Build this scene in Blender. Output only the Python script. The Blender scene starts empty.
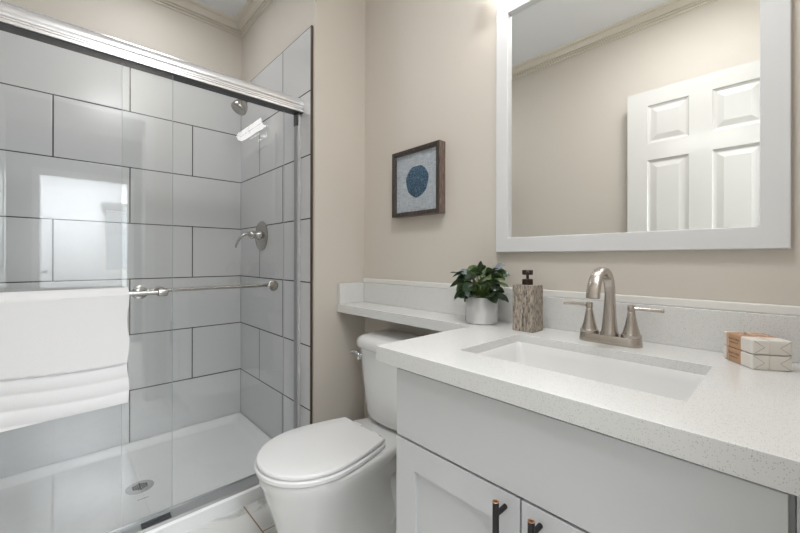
import bpy, bmesh, math, random
from mathutils import Vector, Matrix
S = bpy.context.scene
COL = S.collection
R = math.radians

# ---------------------------------------------------------------- camera
cam_d = bpy.data.cameras.new('camera')
cam_d.sensor_width = 36.0
cam_d.lens = 366.0 / 800.0 * 36.0
cam_d.shift_y = -7.7 / 800.0
cam_d.clip_start = 0.01
cam = bpy.data.objects.new('camera', cam_d)
COL.objects.link(cam)
yaw, roll = 0.7516, 0.0018
fw = Vector((-math.cos(yaw), math.sin(yaw), 0))
rt = Vector((math.sin(yaw), math.cos(yaw), 0))
up = Vector((0, 0, 1))
rt2 = rt * math.cos(roll) + up * math.sin(roll)
up2 = up * math.cos(roll) - rt * math.sin(roll)
cm = Matrix((rt2, up2, -fw)).transposed().to_4x4()
cm.translation = Vector((2.491, -0.884, 1.11))
cam.matrix_world = cm
S.camera = cam

# ---------------------------------------------------------------- world, exposure, large lights
S.view_settings.view_transform = 'Standard'
S.view_settings.look = 'None'
S.view_settings.gamma = 1
S.view_settings.use_curve_mapping = False
S.view_settings.exposure = 0.0
W = bpy.data.worlds.new('world')
S.world = W
W.use_nodes = True
W.node_tree.nodes['Background'].inputs[0].default_value = (0.85, 0.93, 1.0, 1)
W.node_tree.nodes['Background'].inputs[1].default_value = 4.0

def area(name, loc, rot, sx, sy, e, color, shape='RECTANGLE'):
    l = bpy.data.lights.new(name, 'AREA')
    l.shape = shape; l.size = sx; l.size_y = sy; l.energy = e; l.color = color
    o = bpy.data.objects.new(name, l)
    o.location = loc; o.rotation_euler = rot
    COL.objects.link(o)
    return o
E_ROOM, E_SHOWER, E_HALL, E_FAR, SCONCE = 13.5, 3.2, 50.0, 450.0, 10.0
area('added_fill_room', (2.12, -0.50, 2.615), (0, 0, 0), 0.40, 0.40, E_ROOM, (0.97, 0.985, 1.0), 'DISK')  # added fill over the room, no ceiling lamp known here
area('added_fill_shower', (0.45, -0.55, 2.615), (0, 0, 0), 0.30, 0.30, E_SHOWER, (0.96, 0.98, 1.0), 'DISK')  # added fill to lift the shower tiles, not a known lamp
area('added_fill_hall', (3.35, -0.7, 2.60), (0, 0, 0), 1.0, 1.2, E_HALL, (0.95, 0.98, 1.0))  # added fill standing for the light that comes through the doorway
area('added_fill_far_room', (6.4, -0.6, 2.60), (0, 0, 0), 1.6, 1.6, E_FAR, (0.92, 0.96, 1.0))  # added fill that makes the far room bright in the glass

# ---------------------------------------------------------------- materials
def lin(c):
    return tuple(((v / 255) / 12.92 if v / 255 <= 0.04045 else ((v / 255 + 0.055) / 1.055) ** 2.4) for v in c) + (1,)
def mat(name, col, rough=0.5, metal=0.0, spec=0.5, bump=None, coat=0.0, aniso=0.0):
    m = bpy.data.materials.new(name); m.use_nodes = True
    nt = m.node_tree; b = nt.nodes['Principled BSDF']
    b.inputs['Base Color'].default_value = col if len(col) == 4 else tuple(col) + (1,)
    b.inputs['Roughness'].default_value = rough
    b.inputs['Metallic'].default_value = metal
    b.inputs['Specular IOR Level'].default_value = spec
    b.inputs['Coat Weight'].default_value = coat
    if bump:
        tc = nt.nodes.new('ShaderNodeTexCoord')
        n = nt.nodes.new('ShaderNodeTexNoise'); n.inputs['Scale'].default_value = bump[0]
        n.inputs['Detail'].default_value = 4
        bp = nt.nodes.new('ShaderNodeBump'); bp.inputs['Strength'].default_value = bump[1]
        bp.inputs['Distance'].default_value = bump[2] if len(bump) > 2 else 0.001
        nt.links.new(tc.outputs['Object'], n.inputs['Vector'])
        nt.links.new(n.outputs['Fac'], bp.inputs['Height'])
        nt.links.new(bp.outputs['Normal'], b.inputs['Normal'])
    return m
def N(nt, t, **kw):
    n = nt.nodes.new(t)
    for k, v in kw.items(): setattr(n, k, v)
    return n
def math_n(nt, op, a, b=None):
    n = nt.nodes.new('ShaderNodeMath'); n.operation = op
    for i, v in enumerate((a, b)):
        if v is None: continue
        if isinstance(v, (int, float)): n.inputs[i].default_value = v
        else: nt.links.new(v, n.inputs[i])
    return n.outputs[0]

def tile_mat(name, axis, sign, s0, w, z0, h, gw, tcol, gcol, rough, zaxis='Z'):
    """running-bond tiles laid out in metres on the wall itself"""
    m = mat(name, tcol, rough); nt = m.node_tree; b = nt.nodes['Principled BSDF']
    g = N(nt, 'ShaderNodeNewGeometry'); sp = N(nt, 'ShaderNodeSeparateXYZ')
    nt.links.new(g.outputs['Position'], sp.inputs[0])
    s = math_n(nt, 'MULTIPLY', sp.outputs[axis], sign)
    zz = math_n(nt, 'DIVIDE', math_n(nt, 'SUBTRACT', sp.outputs[zaxis], z0), h)
    row = math_n(nt, 'FLOOR', zz)
    odd = math_n(nt, 'FLOORED_MODULO', row, 2.0)
    u = math_n(nt, 'DIVIDE', math_n(nt, 'SUBTRACT', s, s0), w)
    u = math_n(nt, 'ADD', u, math_n(nt, 'MULTIPLY', odd, 0.5))
    def edge(v, size):
        f = math_n(nt, 'FRACT', v)
        d = math_n(nt, 'MINIMUM', f, math_n(nt, 'SUBTRACT', 1.0, f))
        return math_n(nt, 'MULTIPLY', d, size)
    d = math_n(nt, 'MINIMUM', edge(u, w), edge(zz, h))
    mr = N(nt, 'ShaderNodeMapRange'); mr.inputs['From Min'].default_value = gw * 0.42; mr.inputs['From Max'].default_value = gw * 0.58
    nt.links.new(d, mr.inputs['Value'])
    mx = N(nt, 'ShaderNodeMix', data_type='RGBA')
    nt.links.new(mr.outputs[0], mx.inputs['Factor'])
    mx.inputs['A'].default_value = gcol
    mx.inputs['B'].default_value = tcol
    nt.links.new(mx.outputs['Result'], b.inputs['Base Color'])
    rr = N(nt, 'ShaderNodeMapRange'); rr.inputs['To Min'].default_value = 0.8; rr.inputs['To Max'].default_value = rough
    nt.links.new(mr.outputs[0], rr.inputs['Value']); nt.links.new(rr.outputs[0], b.inputs['Roughness'])
    mb = N(nt, 'ShaderNodeMapRange'); mb.inputs['From Min'].default_value = gw * 0.4; mb.inputs['From Max'].default_value = gw * 1.2
    nt.links.new(d, mb.inputs['Value'])
    bp = N(nt, 'ShaderNodeBump'); bp.inputs['Strength'].default_value = 0.5; bp.inputs['Distance'].default_value = 0.001
    nt.links.new(mb.outputs[0], bp.inputs['Height']); nt.links.new(bp.outputs['Normal'], b.inputs['Normal'])
    return m, mx

M = {}
M['wall'] = mat('wall_paint', (0.67, 0.62, 0.555, 1), 0.55, bump=(90, 0.06))
M['ceiling'] = mat('ceiling_paint', (0.86, 0.875, 0.89, 1), 0.7)
M['crown'] = mat('crown_paint', (0.78, 0.73, 0.64, 1), 0.4)
M['white_wall'] = mat('white_wall', (0.75, 0.76, 0.77, 1), 0.6)
M['hall_wall'] = mat('hall_wall', (0.36, 0.36, 0.355, 1), 0.7)
M['trim'] = mat('white_trim', (0.80, 0.79, 0.76, 1), 0.30)
M['door'] = mat('door_paint', (0.70, 0.69, 0.665, 1), 0.16)
M['cab'] = mat('cabinet_paint', (0.66, 0.67, 0.68, 1), 0.42)
M['gap_shade'] = mat('cabinet_gap_shade', (0.22, 0.22, 0.21, 1), 0.6)  # painted dark for the shade in gaps between the cabinet fronts
M['porc'] = mat('porcelain', (0.80, 0.80, 0.79, 1), 0.10, coat=0.3)
M['lid'] = mat('toilet_seat_plastic', (0.86, 0.86, 0.86, 1), 0.28)
M['pan'] = mat('shower_pan_acrylic', (0.87, 0.875, 0.875, 1), 0.2)
M['chrome'] = mat('chrome', (0.62, 0.62, 0.63, 1), 0.10, 1.0)
M['alu'] = mat('polished_aluminium', (0.84, 0.84, 0.85, 1), 0.25, 0.7)
M['nickel'] = mat('brushed_nickel', (0.52, 0.475, 0.43, 1), 0.27, 1.0, bump=(300, 0.05))
M['darkseal_shade'] = mat('dark_seal_and_shade', (0.045, 0.047, 0.05, 1), 0.35)  # seal rubber, also the painted shade under the header
M['greyseal'] = mat('grey_seal', (0.30, 0.305, 0.31, 1), 0.3)
M['paneedge'] = mat('polished_glass_edge', (0.50, 0.56, 0.55, 1), 0.1)
M['barnickel'] = mat('towel_bar_nickel', (0.42, 0.405, 0.385, 1), 0.22, 1.0)
M['sill'] = mat('satin_sill_aluminium', (0.50, 0.505, 0.51, 1), 0.3, 0.7)
M['black'] = mat('black_metal', (0.010, 0.009, 0.009, 1), 0.45, 0.0)
M['copper'] = mat('worn_copper_edge', (0.75, 0.42, 0.26, 1), 0.3, 1.0)
M['bronze'] = mat('dark_bronze_pump', (0.045, 0.025, 0.016, 1), 0.35, 0.3)
M['mirrorframe'] = mat('mirror_frame_paint', (0.74, 0.745, 0.75, 1), 0.35)
M['mirror'] = mat('mirror_silver', (0.93, 0.94, 0.925, 1), 0.0, 1.0)
M['pot'] = mat('matte_white_ceramic', (0.70, 0.70, 0.70, 1), 0.55)
M['soil'] = mat('potting_soil', (0.03, 0.022, 0.016, 1), 0.9, bump=(120, 0.6, 0.004))
M['stem'] = mat('plant_stem', (0.13, 0.20, 0.05, 1), 0.5)
M['paper'] = mat('soap_wrap_paper', (0.78, 0.74, 0.69, 1), 0.6, bump=(160, 0.15))
M['kraft'] = mat('kraft_band', (0.52, 0.31, 0.18, 1), 0.65, bump=(220, 0.1))
M['twine'] = mat('pale_twine', (0.80, 0.66, 0.56, 1), 0.8)
M['ink'] = mat('dark_ink', (0.10, 0.055, 0.03, 1), 0.7)
M['crease'] = mat('paper_crease', (0.36, 0.32, 0.27, 1), 0.7)
M['greyink'] = mat('grey_ink', (0.25, 0.26, 0.27, 1), 0.6)
M['edge'] = mat('bronze_edge_strip', (0.07, 0.045, 0.03, 1), 0.5)
M['drain'] = mat('satin_drain', (0.62, 0.62, 0.62, 1), 0.25, 1.0)
M['hole'] = mat('drain_hole', (0.01, 0.01, 0.01, 1), 0.8)
M['carpet'] = mat('hall_carpet', (0.42, 0.40, 0.37, 1), 0.95)
M['blind'] = mat('white_blind', (0.8, 0.8, 0.8, 1), 0.5)
M['valance'] = mat('grey_valance', (0.30, 0.30, 0.30, 1), 0.7)

M['tile_left'], _ = tile_mat('grey_tile_left', 'Y', -1.0, 0.2861, 0.6164, 0.3808, 0.3075, 0.0056, (0.68, 0.683, 0.69, 1), (0.012, 0.011, 0.01, 1), 0.2)
M['tile_back'], _ = tile_mat('grey_tile_back', 'X', 1.0, 0.31, 0.6164, 0.3808, 0.3075, 0.0056, (0.68, 0.683, 0.69, 1), (0.012, 0.011, 0.01, 1), 0.2)

# marble floor tiles
m, mx = tile_mat('marble_floor', 'X', 1.0, 1.050, 0.6164, -0.286, 0.3082, 0.005, (0.7, 0.7, 0.69, 1), (0.30, 0.19, 0.11, 1), 0.18, zaxis='Y')
nt = m.node_tree
g = N(nt, 'ShaderNodeNewGeometry')
nz = N(nt, 'ShaderNodeTexNoise'); nz.inputs['Scale'].default_value = 2.2; nz.inputs['Detail'].default_value = 7; nz.inputs['Distortion'].default_value = 1.6
nt.links.new(g.outputs['Position'], nz.inputs['Vector'])
v = math_n(nt, 'ABSOLUTE', math_n(nt, 'SUBTRACT', nz.outputs['Fac'], 0.5))
mr = N(nt, 'ShaderNodeMapRange'); mr.inputs['From Max'].default_value = 0.055
nt.links.new(v, mr.inputs['Value'])
mm = N(nt, 'ShaderNodeMix', data_type='RGBA')
mm.inputs['A'].default_value = (0.46, 0.455, 0.44, 1); mm.inputs['B'].default_value = (0.74, 0.74, 0.72, 1)
nt.links.new(mr.outputs[0], mm.inputs['Factor']); nt.links.new(mm.outputs['Result'], mx.inputs['B'])
M['marble'] = m

# speckled quartz
m = mat('speckled_quartz', (0.70, 0.69, 0.66, 1), 0.16); nt = m.node_tree; b = nt.nodes['Principled BSDF']
tc = N(nt, 'ShaderNodeTexCoord')
def speck(scale, thr, seed):
    mp = N(nt, 'ShaderNodeMapping'); mp.inputs['Location'].default_value = (seed, seed * 2, seed)
    nt.links.new(tc.outputs['Object'], mp.inputs[0])
    vo = N(nt, 'ShaderNodeTexVoronoi'); vo.inputs['Scale'].default_value = scale
    nt.links.new(mp.outputs[0], vo.inputs['Vector'])
    a = math_n(nt, 'LESS_THAN', vo.outputs['Distance'], thr)
    sc = N(nt, 'ShaderNodeSeparateColor'); nt.links.new(vo.outputs['Color'], sc.inputs[0])
    return math_n(nt, 'MULTIPLY', a, math_n(nt, 'GREATER_THAN', sc.outputs[0], 0.55))
ca = N(nt, 'ShaderNodeMix', data_type='RGBA'); ca.inputs['A'].default_value = (0.76, 0.76, 0.745, 1); ca.inputs['B'].default_value = (0.56, 0.55, 0.52, 1)
nt.links.new(speck(420, 0.30, 0.0), ca.inputs['Factor'])
cb = N(nt, 'ShaderNodeMix', data_type='RGBA'); cb.inputs['B'].default_value = (0.34, 0.32, 0.29, 1)
nt.links.new(ca.outputs['Result'], cb.inputs['A']); nt.links.new(speck(230, 0.13, 3.3), cb.inputs['Factor'])
nt.links.new(cb.outputs['Result'], b.inputs['Base Color'])
M['quartz'] = m

# clear glass: transparent + schlick reflection
def glass_mat(name, tint):
    m = bpy.data.materials.new(name); m.use_nodes = True; nt = m.node_tree; nt.nodes.clear()
    out = N(nt, 'ShaderNodeOutputMaterial'); mix = N(nt, 'ShaderNodeMixShader')
    tr = N(nt, 'ShaderNodeBsdfTransparent'); tr.inputs[0].default_value = tint
    gl = N(nt, 'ShaderNodeBsdfGlossy'); gl.inputs['Roughness'].default_value = 0.0
    lw = N(nt, 'ShaderNodeLayerWeight'); lw.inputs['Blend'].default_value = 0.5
    f = math_n(nt, 'ADD', math_n(nt, 'MULTIPLY', math_n(nt, 'POWER', lw.outputs['Facing'], 5.0), 0.95), 0.042)
    nt.links.new(f, mix.inputs[0]); nt.links.new(tr.outputs[0], mix.inputs[1]); nt.links.new(gl.outputs[0], mix.inputs[2])
    nt.links.new(mix.outputs[0], out.inputs[0])
    return m
M['glass'] = glass_mat('shower_glass', (0.985, 0.99, 0.988, 1))
M['pictureglass'] = glass_mat('picture_glass', (0.99, 0.99, 0.99, 1))
def emit(name, col, s):
    m = bpy.data.materials.new(name); m.use_nodes = True; nt = m.node_tree; nt.nodes.clear()
    o = N(nt, 'ShaderNodeOutputMaterial'); e = N(nt, 'ShaderNodeEmission'); e.inputs[0].default_value = col; e.inputs[1].default_value = s
    nt.links.new(e.outputs[0], o.inputs[0]); return m
M['lamp'] = emit('lit_frosted_tube', (1.0, 0.975, 0.95, 1), SCONCE)
M['diffuser'] = emit('lit_ceiling_diffuser', (1, 0.97, 0.94, 1), 3.0)

# towel
m = mat('white_terry', (0.83, 0.83, 0.84, 1), 0.95, spec=0.1, bump=(500, 0.45, 0.0015)); M['towel'] = m
# leaves
m = mat('glossy_leaf', (0.03, 0.07, 0.02, 1), 0.30); nt = m.node_tree; b = nt.nodes['Principled BSDF']
g = N(nt, 'ShaderNodeNewGeometry'); cr = N(nt, 'ShaderNodeValToRGB')
nt.links.new(g.outputs['Random Per Island'], cr.inputs[0])
e = cr.color_ramp.elements
e[0].position = 0.0; e[0].color = (0.028, 0.052, 0.028, 1); e[1].position = 0.9; e[1].color = (0.12, 0.18, 0.075, 1)
x = e.new(0.5); x.color = (0.055, 0.095, 0.045, 1); x = e.new(0.96); x.color = (0.13, 0.19, 0.07, 1)
nt.links.new(cr.outputs[0], b.inputs['Base Color']); M['leaf'] = m
M['paleleaf'] = mat('pale_silver_leaf', (0.20, 0.235, 0.25, 1), 0.35)
# stone of the dispenser: vertical brown streaks
m = mat('striated_stone', (0.4, 0.33, 0.27, 1), 0.55); nt = m.node_tree; b = nt.nodes['Principled BSDF']
tc = N(nt, 'ShaderNodeTexCoord'); mp = N(nt, 'ShaderNodeMapping'); mp.inputs['Scale'].default_value = (260, 260, 60)
nt.links.new(tc.outputs['Object'], mp.inputs[0])
nz = N(nt, 'ShaderNodeTexNoise'); nz.inputs['Scale'].default_value = 1.0; nz.inputs['Detail'].default_value = 5; nz.inputs['Roughness'].default_value = 0.7
nt.links.new(mp.outputs[0], nz.inputs['Vector']); cr = N(nt, 'ShaderNodeValToRGB'); nt.links.new(nz.outputs['Fac'], cr.inputs[0])
e = cr.color_ramp.elements; e[0].position = 0.40; e[0].color = (0.07, 0.075, 0.06, 1); e[1].position = 0.62; e[1].color = (0.50, 0.44, 0.37, 1)
x = e.new(0.47); x.color = (0.29, 0.235, 0.19, 1)
nt.links.new(cr.outputs[0], b.inputs['Base Color']); M['stone'] = m
# dark wood of picture frame
m = mat('dark_grained_wood', (0.07, 0.05, 0.04, 1), 0.45); nt = m.node_tree; b = nt.nodes['Principled BSDF']
tc = N(nt, 'ShaderNodeTexCoord'); mp = N(nt, 'ShaderNodeMapping'); mp.inputs['Scale'].default_value = (250, 250, 30)
nt.links.new(tc.outputs['Object'], mp.inputs[0]); nz = N(nt, 'ShaderNodeTexNoise'); nz.inputs['Scale'].default_value = 1
nt.links.new(mp.outputs[0], nz.inputs['Vector']); cr = N(nt, 'ShaderNodeValToRGB'); nt.links.new(nz.outputs['Fac'], cr.inputs[0])
e = cr.color_ramp.elements; e[0].position = 0.35; e[0].color = (0.04, 0.028, 0.022, 1); e[1].position = 0.7; e[1].color = (0.14, 0.105, 0.085, 1)
nt.links.new(cr.outputs[0], b.inputs['Base Color']); M['darkwood'] = m
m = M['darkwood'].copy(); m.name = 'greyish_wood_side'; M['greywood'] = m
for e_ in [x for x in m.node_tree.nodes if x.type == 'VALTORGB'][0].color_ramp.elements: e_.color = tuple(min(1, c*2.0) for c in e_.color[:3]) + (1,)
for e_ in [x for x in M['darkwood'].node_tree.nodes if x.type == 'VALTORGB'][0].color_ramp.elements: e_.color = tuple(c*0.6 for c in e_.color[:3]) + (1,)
# linen backing
m = mat('pale_blue_linen', (0.5, 0.55, 0.6, 1), 0.9); nt = m.node_tree; b = nt.nodes['Principled BSDF']
tc = N(nt, 'ShaderNodeTexCoord')
def streak(sc):
    mp = N(nt, 'ShaderNodeMapping'); mp.inputs['Scale'].default_value = sc; nt.links.new(tc.outputs['Object'], mp.inputs[0])
    z = N(nt, 'ShaderNodeTexNoise'); z.inputs['Scale'].default_value = 1; nt.links.new(mp.outputs[0], z.inputs['Vector']); return z.outputs['Fac']
s = math_n(nt, 'MULTIPLY', math_n(nt, 'ADD', streak((420, 1, 25)), streak((25, 1, 420))), 0.5)
cr = N(nt, 'ShaderNodeValToRGB'); nt.links.new(s, cr.inputs[0])
e = cr.color_ramp.elements; e[0].position = 0.38; e[0].color = (0.33, 0.40, 0.47, 1); e[1].position = 0.6; e[1].color = (0.66, 0.69, 0.71, 1)
nt.links.new(cr.outputs[0], b.inputs['Base Color']); M['linen'] = m
m = mat('mottled_blue_disc', (0.03, 0.10, 0.2, 1), 0.6, bump=(140, 0.8, 0.003)); nt = m.node_tree; b = nt.nodes['Principled BSDF']
tc = N(nt, 'ShaderNodeTexCoord'); vo = N(nt, 'ShaderNodeTexVoronoi'); vo.feature = 'DISTANCE_TO_EDGE'; vo.inputs['Scale'].default_value = 85
nt.links.new(tc.outputs['Object'], vo.inputs['Vector']); cr = N(nt, 'ShaderNodeValToRGB'); nt.links.new(vo.outputs['Distance'], cr.inputs[0])
e = cr.color_ramp.elements; e[0].color = (0.075, 0.20, 0.31, 1); e[1].position = 0.16; e[1].color = (0.010, 0.045, 0.10, 1)
nt.links.new(cr.outputs[0], b.inputs['Base Color']); M['bluedisc'] = m

# ---------------------------------------------------------------- mesh helpers
def tag(o, label=None, cat=None, group=None, kind=None):
    if label: o['label'] = label
    if cat: o['category'] = cat
    if group: o['group'] = group
    if kind: o['kind'] = kind
    return o
WM = {}
def empty(name, loc, rz=0.0):
    o = bpy.data.objects.new(name, None); COL.objects.link(o)
    o.location = loc; o.rotation_euler = (0, 0, rz); o.empty_display_size = 0.05
    WM[o.name] = Matrix.Translation(Vector(loc)) @ Matrix.Rotation(rz, 4, 'Z')
    return o
def obj(name, bm, m, parent=None, smooth=None, local=False, bevel=0, subsurf=0):
    bmesh.ops.recalc_face_normals(bm, faces=bm.faces)
    me = bpy.data.meshes.new(name); bm.to_mesh(me); bm.free()
    mats = m if isinstance(m, (list, tuple)) else [m]
    for x in mats: me.materials.append(x)
    o = bpy.data.objects.new(name, me); COL.objects.link(o)
    wm = Matrix.Identity(4)
    if parent is not None:
        wm = WM[parent.name]; o.parent = parent
        if not local: me.transform(wm.inverted())
    WM[o.name] = wm
    if smooth is not None:
        for p in me.polygons: p.use_smooth = True
        me.set_sharp_from_angle(angle=R(smooth))
    if bevel:
        md = o.modifiers.new('bevel', 'BEVEL'); md.width = bevel; md.segments = 3; md.limit_method = 'ANGLE'; md.angle_limit = R(40)
        for p in me.polygons: p.use_smooth = True
        me.set_sharp_from_angle(angle=R(30)); md.harden_normals = True
    if subsurf:
        md = o.modifiers.new('sub', 'SUBSURF'); md.levels = subsurf; md.render_levels = subsurf
    return o
def box(bm, x0, x1, y0, y1, z0, z1, mi=0):
    vs = [bm.verts.new(p) for p in ((x0,y0,z0),(x1,y0,z0),(x1,y1,z0),(x0,y1,z0),(x0,y0,z1),(x1,y0,z1),(x1,y1,z1),(x0,y1,z1))]
    for f in ((0,3,2,1),(4,5,6,7),(0,1,5,4),(1,2,6,5),(2,3,7,6),(3,0,4,7)):
        fc = bm.faces.new([vs[i] for i in f]); fc.material_index = mi
    return vs
def BX(*a):
    bm = bmesh.new(); box(bm, *a); return bm
def sweep(bm, pts, radii, n=16, ref=Vector((0, 0, 1)), cap=True, power=2.0, mi=0):
    """tube along pts; radii = float list or list of (a, b) with a along side axis and b along the other"""
    pts = [Vector(p) for p in pts]; rings = []
    side = None
    for i, p in enumerate(pts):
        t = (pts[min(i + 1, len(pts) - 1)] - pts[max(i - 1, 0)]).normalized()
        if side is None:
            side = t.cross(ref)
            if side.length < 1e-4: side = t.cross(Vector((1, 0, 0)))
        side = (side - t * side.dot(t)).normalized()
        oth = side.cross(t).normalized()
        r = radii[i] if isinstance(radii, (list, tuple)) else radii
        a, b = r if isinstance(r, (list, tuple)) else (r, r)
        ring = []
        for k in range(n):
            th = 2 * math.pi * k / n; c, s = math.cos(th), math.sin(th)
            c = math.copysign(abs(c) ** (2 / power), c); s = math.copysign(abs(s) ** (2 / power), s)
            ring.append(bm.verts.new(p + side * a * c + oth * b * s))
        rings.append(ring)
    for i in range(len(rings) - 1):
        for k in range(n):
            f = bm.faces.new((rings[i][k], rings[i][(k + 1) % n], rings[i + 1][(k + 1) % n], rings[i + 1][k])); f.material_index = mi
    if cap:
        bm.faces.new(rings[0][::-1]).material_index = mi; bm.faces.new(rings[-1]).material_index = mi
def lathe(bm, prof, o=(0, 0, 0), axis='Z', n=32, mi=0):
    """prof = (radius, height) list"""
    o = Vector(o); rings = []
    ax = {'Z': (Vector((1,0,0)), Vector((0,1,0)), Vector((0,0,1))), 'Y': (Vector((1,0,0)), Vector((0,0,1)), Vector((0,-1,0))), 'X': (Vector((0,1,0)), Vector((0,0,1)), Vector((1,0,0)))}
    A, B, C = ax[axis] if isinstance(axis, str) else axis
    for r, h in prof:
        rings.append([bm.verts.new(o + C * h + (A * math.cos(2*math.pi*k/n) + B * math.sin(2*math.pi*k/n)) * max(r, 1e-5)) for k in range(n)])
    for i in range(len(rings) - 1):
        for k in range(n):
            f = bm.faces.new((rings[i][k], rings[i][(k+1) % n], rings[i+1][(k+1) % n], rings[i+1][k])); f.material_index = mi
    for f in (bm.faces.new(rings[0][::-1]), bm.faces.new(rings[-1])): f.material_index = mi
def prism_y(bm, prof, y0, y1, mi=0):
    a = [bm.verts.new((x, y0, z)) for x, z in prof]; b = [bm.verts.new((x, y1, z)) for x, z in prof]; n = len(prof)
    bm.faces.new(a); bm.faces.new(b[::-1])
    for i in range(n): bm.faces.new((a[i], b[i], b[(i+1) % n], a[(i+1) % n]))
def bez(p0, p1, p2, p3, n):
    p0, p1, p2, p3 = map(Vector, (p0, p1, p2, p3)); o = []
    for i in range(n + 1):
        t = i / n; o.append(p0*(1-t)**3 + p1*3*t*(1-t)**2 + p2*3*t*t*(1-t) + p3*t**3)
    return o
def smooth_pts(pts, n=6):
    pts = [Vector(p) for p in pts]; out = []
    for i in range(len(pts) - 1):
        a = pts[max(i-1, 0)]; b = pts[i]; c = pts[i+1]; d = pts[min(i+2, len(pts)-1)]
        for k in range(n):
            t = k / n
            out.append(0.5*((2*b) + (c-a)*t + (2*a-5*b+4*c-d)*t*t + (3*b-a-3*c+d)*t**3))
    out.append(pts[-1]); return out
def struct(name, bm, m, parent=None, **k):
    o = obj(name, bm, m, parent, **k)
    if parent is None: o['kind'] = 'structure'
    return o
def text(name, body, size, m, parent, mw, depth=0.0002):
    c = bpy.data.curves.new(name, 'FONT'); c.body = body; c.size = size; c.align_x = 'CENTER'; c.align_y = 'CENTER'; c.extrude = depth
    t = bpy.data.objects.new('tmp_text', c); COL.objects.link(t)
    dg = bpy.context.evaluated_depsgraph_get(); me = bpy.data.meshes.new_from_object(t.evaluated_get(dg))
    bpy.data.objects.remove(t); me.name = name; me.transform(mw); me.materials.clear(); me.materials.append(m)
    o = bpy.data.objects.new(name, me); COL.objects.link(o)
    if parent is not None: o.parent = parent
    return o

ZF, ZC = 0.02, 2.65
YV, YN, XR = 0.309, -1.23, 2.53
# ---------------------------------------------------------------- structure
struct('floor', BX(0.84, 2.65, YN - 0.1, YV + 0.1, -0.06, ZF), M['marble'])
struct('floor_shower_base', BX(-0.1, 0.84, YN - 0.1, 0.1, -0.06, 0.02), M['hole'])
struct('ceiling', BX(-0.1, 2.65, YN - 0.1, YV + 0.1, ZC, ZC + 0.1), M['ceiling'])
struct('wall_back', BX(0.94, 2.65, YV, YV + 0.1, ZF - .05, ZC), M['wall'])
struct('wall_return', BX(-0.1, 0.94, 0.008, YV + 0.1, 0.0, ZC), M['wall'])
struct('wall_left', BX(-0.1, -0.008, YN, 0.008, 0.0, ZC), M['wall'])
struct('wall_front', BX(-0.1, 2.65, YN - 0.1, YN, 0.0, ZC), M['wall'])
bm = bmesh.new()
box(bm, XR, XR + 0.12, YN, -1.16, ZF - .05, ZC); box(bm, XR, XR + 0.12, -0.40, YV, ZF - .05, ZC); box(bm, XR, XR + 0.12, -1.16, -0.40, 2.15, ZC)
struct('wall_right', bm, M['wall'])
TT = 2.2258
struct('wall_tile_left', BX(-0.008, 0.0, YN + 0.008, 0.0, 0.07, TT), M['tile_left'])
struct('wall_tile_back', BX(-0.008, 0.9165, 0.0, 0.008, 0.07, TT), M['tile_back'])
struct('wall_tile_front', BX(-0.008, 0.9165, YN, YN + 0.008, 0.07, TT), M['tile_back'])
struct('trim_1', BX(0.9165, 0.9245, -0.0015, 0.008, ZF, TT), M['edge'])
# crown moulding around the room
def inset(poly, d):
    out = []; n = len(poly)
    for i in range(n):
        a, b, c = Vector(poly[i-1]), Vector(poly[i]), Vector(poly[(i+1) % n])
        e1 = (b - a).normalized(); e2 = (c - b).normalized()
        n1 = Vector((-e1.y, e1.x)); n2 = Vector((-e2.y, e2.x))
        out.append(b + n1 * d + n2 * d)
    return out
poly = [(-0.008, YN), (XR, YN), (XR, YV), (0.94, YV), (0.94, 0.008), (-0.008, 0.008)]
prof = [(0.0, -0.070), (0.009, -0.070), (0.010, -0.063), (0.002, -0.061), (0.002, -0.057), (0.015, -0.055), (0.016, -0.048), (0.007, -0.046), (0.007, -0.042), (0.019, -0.040), (0.024, -0.031), (0.036, -0.021), (0.049, -0.016), (0.047, -0.011), (0.060, -0.010), (0.066, -0.004), (0.067, 0.0), (0.0, 0.0)]
bm = bmesh.new(); rings = []
for d, z in prof: rings.append([bm.verts.new((p.x, p.y, ZC + z)) for p in inset(poly, d)])
for i in range(len(rings)):
    a, b_ = rings[i], rings[(i+1) % len(rings)]
    for k in range(6): bm.faces.new((a[k], a[(k+1) % 6], b_[(k+1) % 6], b_[k]))
struct('trim_2', bm, M['crown'])
# baseboards
struct('baseboard_back', BX(0.955, 1.80, YV - 0.014, YV, ZF, ZF + 0.085), M['trim'], bevel=0.004)
struct('baseboard_front', BX(0.90, XR, YN, YN + 0.014, ZF, ZF + 0.085), M['trim'], bevel=0.004)
struct('baseboard_return', BX(0.94, 0.954, 0.01, YV, ZF, ZF + 0.085), M['trim'], bevel=0.004)
# doorway casing on the bathroom side
def casing(name, x0, x1, ya, yb, zt, w=0.06):
    bm = bmesh.new()
    box(bm, x0, x1, ya - w, ya, ZF, zt + w); box(bm, x0, x1, yb, yb + w, ZF, zt + w); box(bm, x0, x1, ya, yb, zt, zt + w)
    return struct(name, bm, M['trim'], bevel=0.004)
casing('trim_3', XR - 0.016, XR, -1.16, -0.40, 2.15)
casing('trim_4', XR + 0.12, XR + 0.136, -1.16, -0.40, 2.15)
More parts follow.
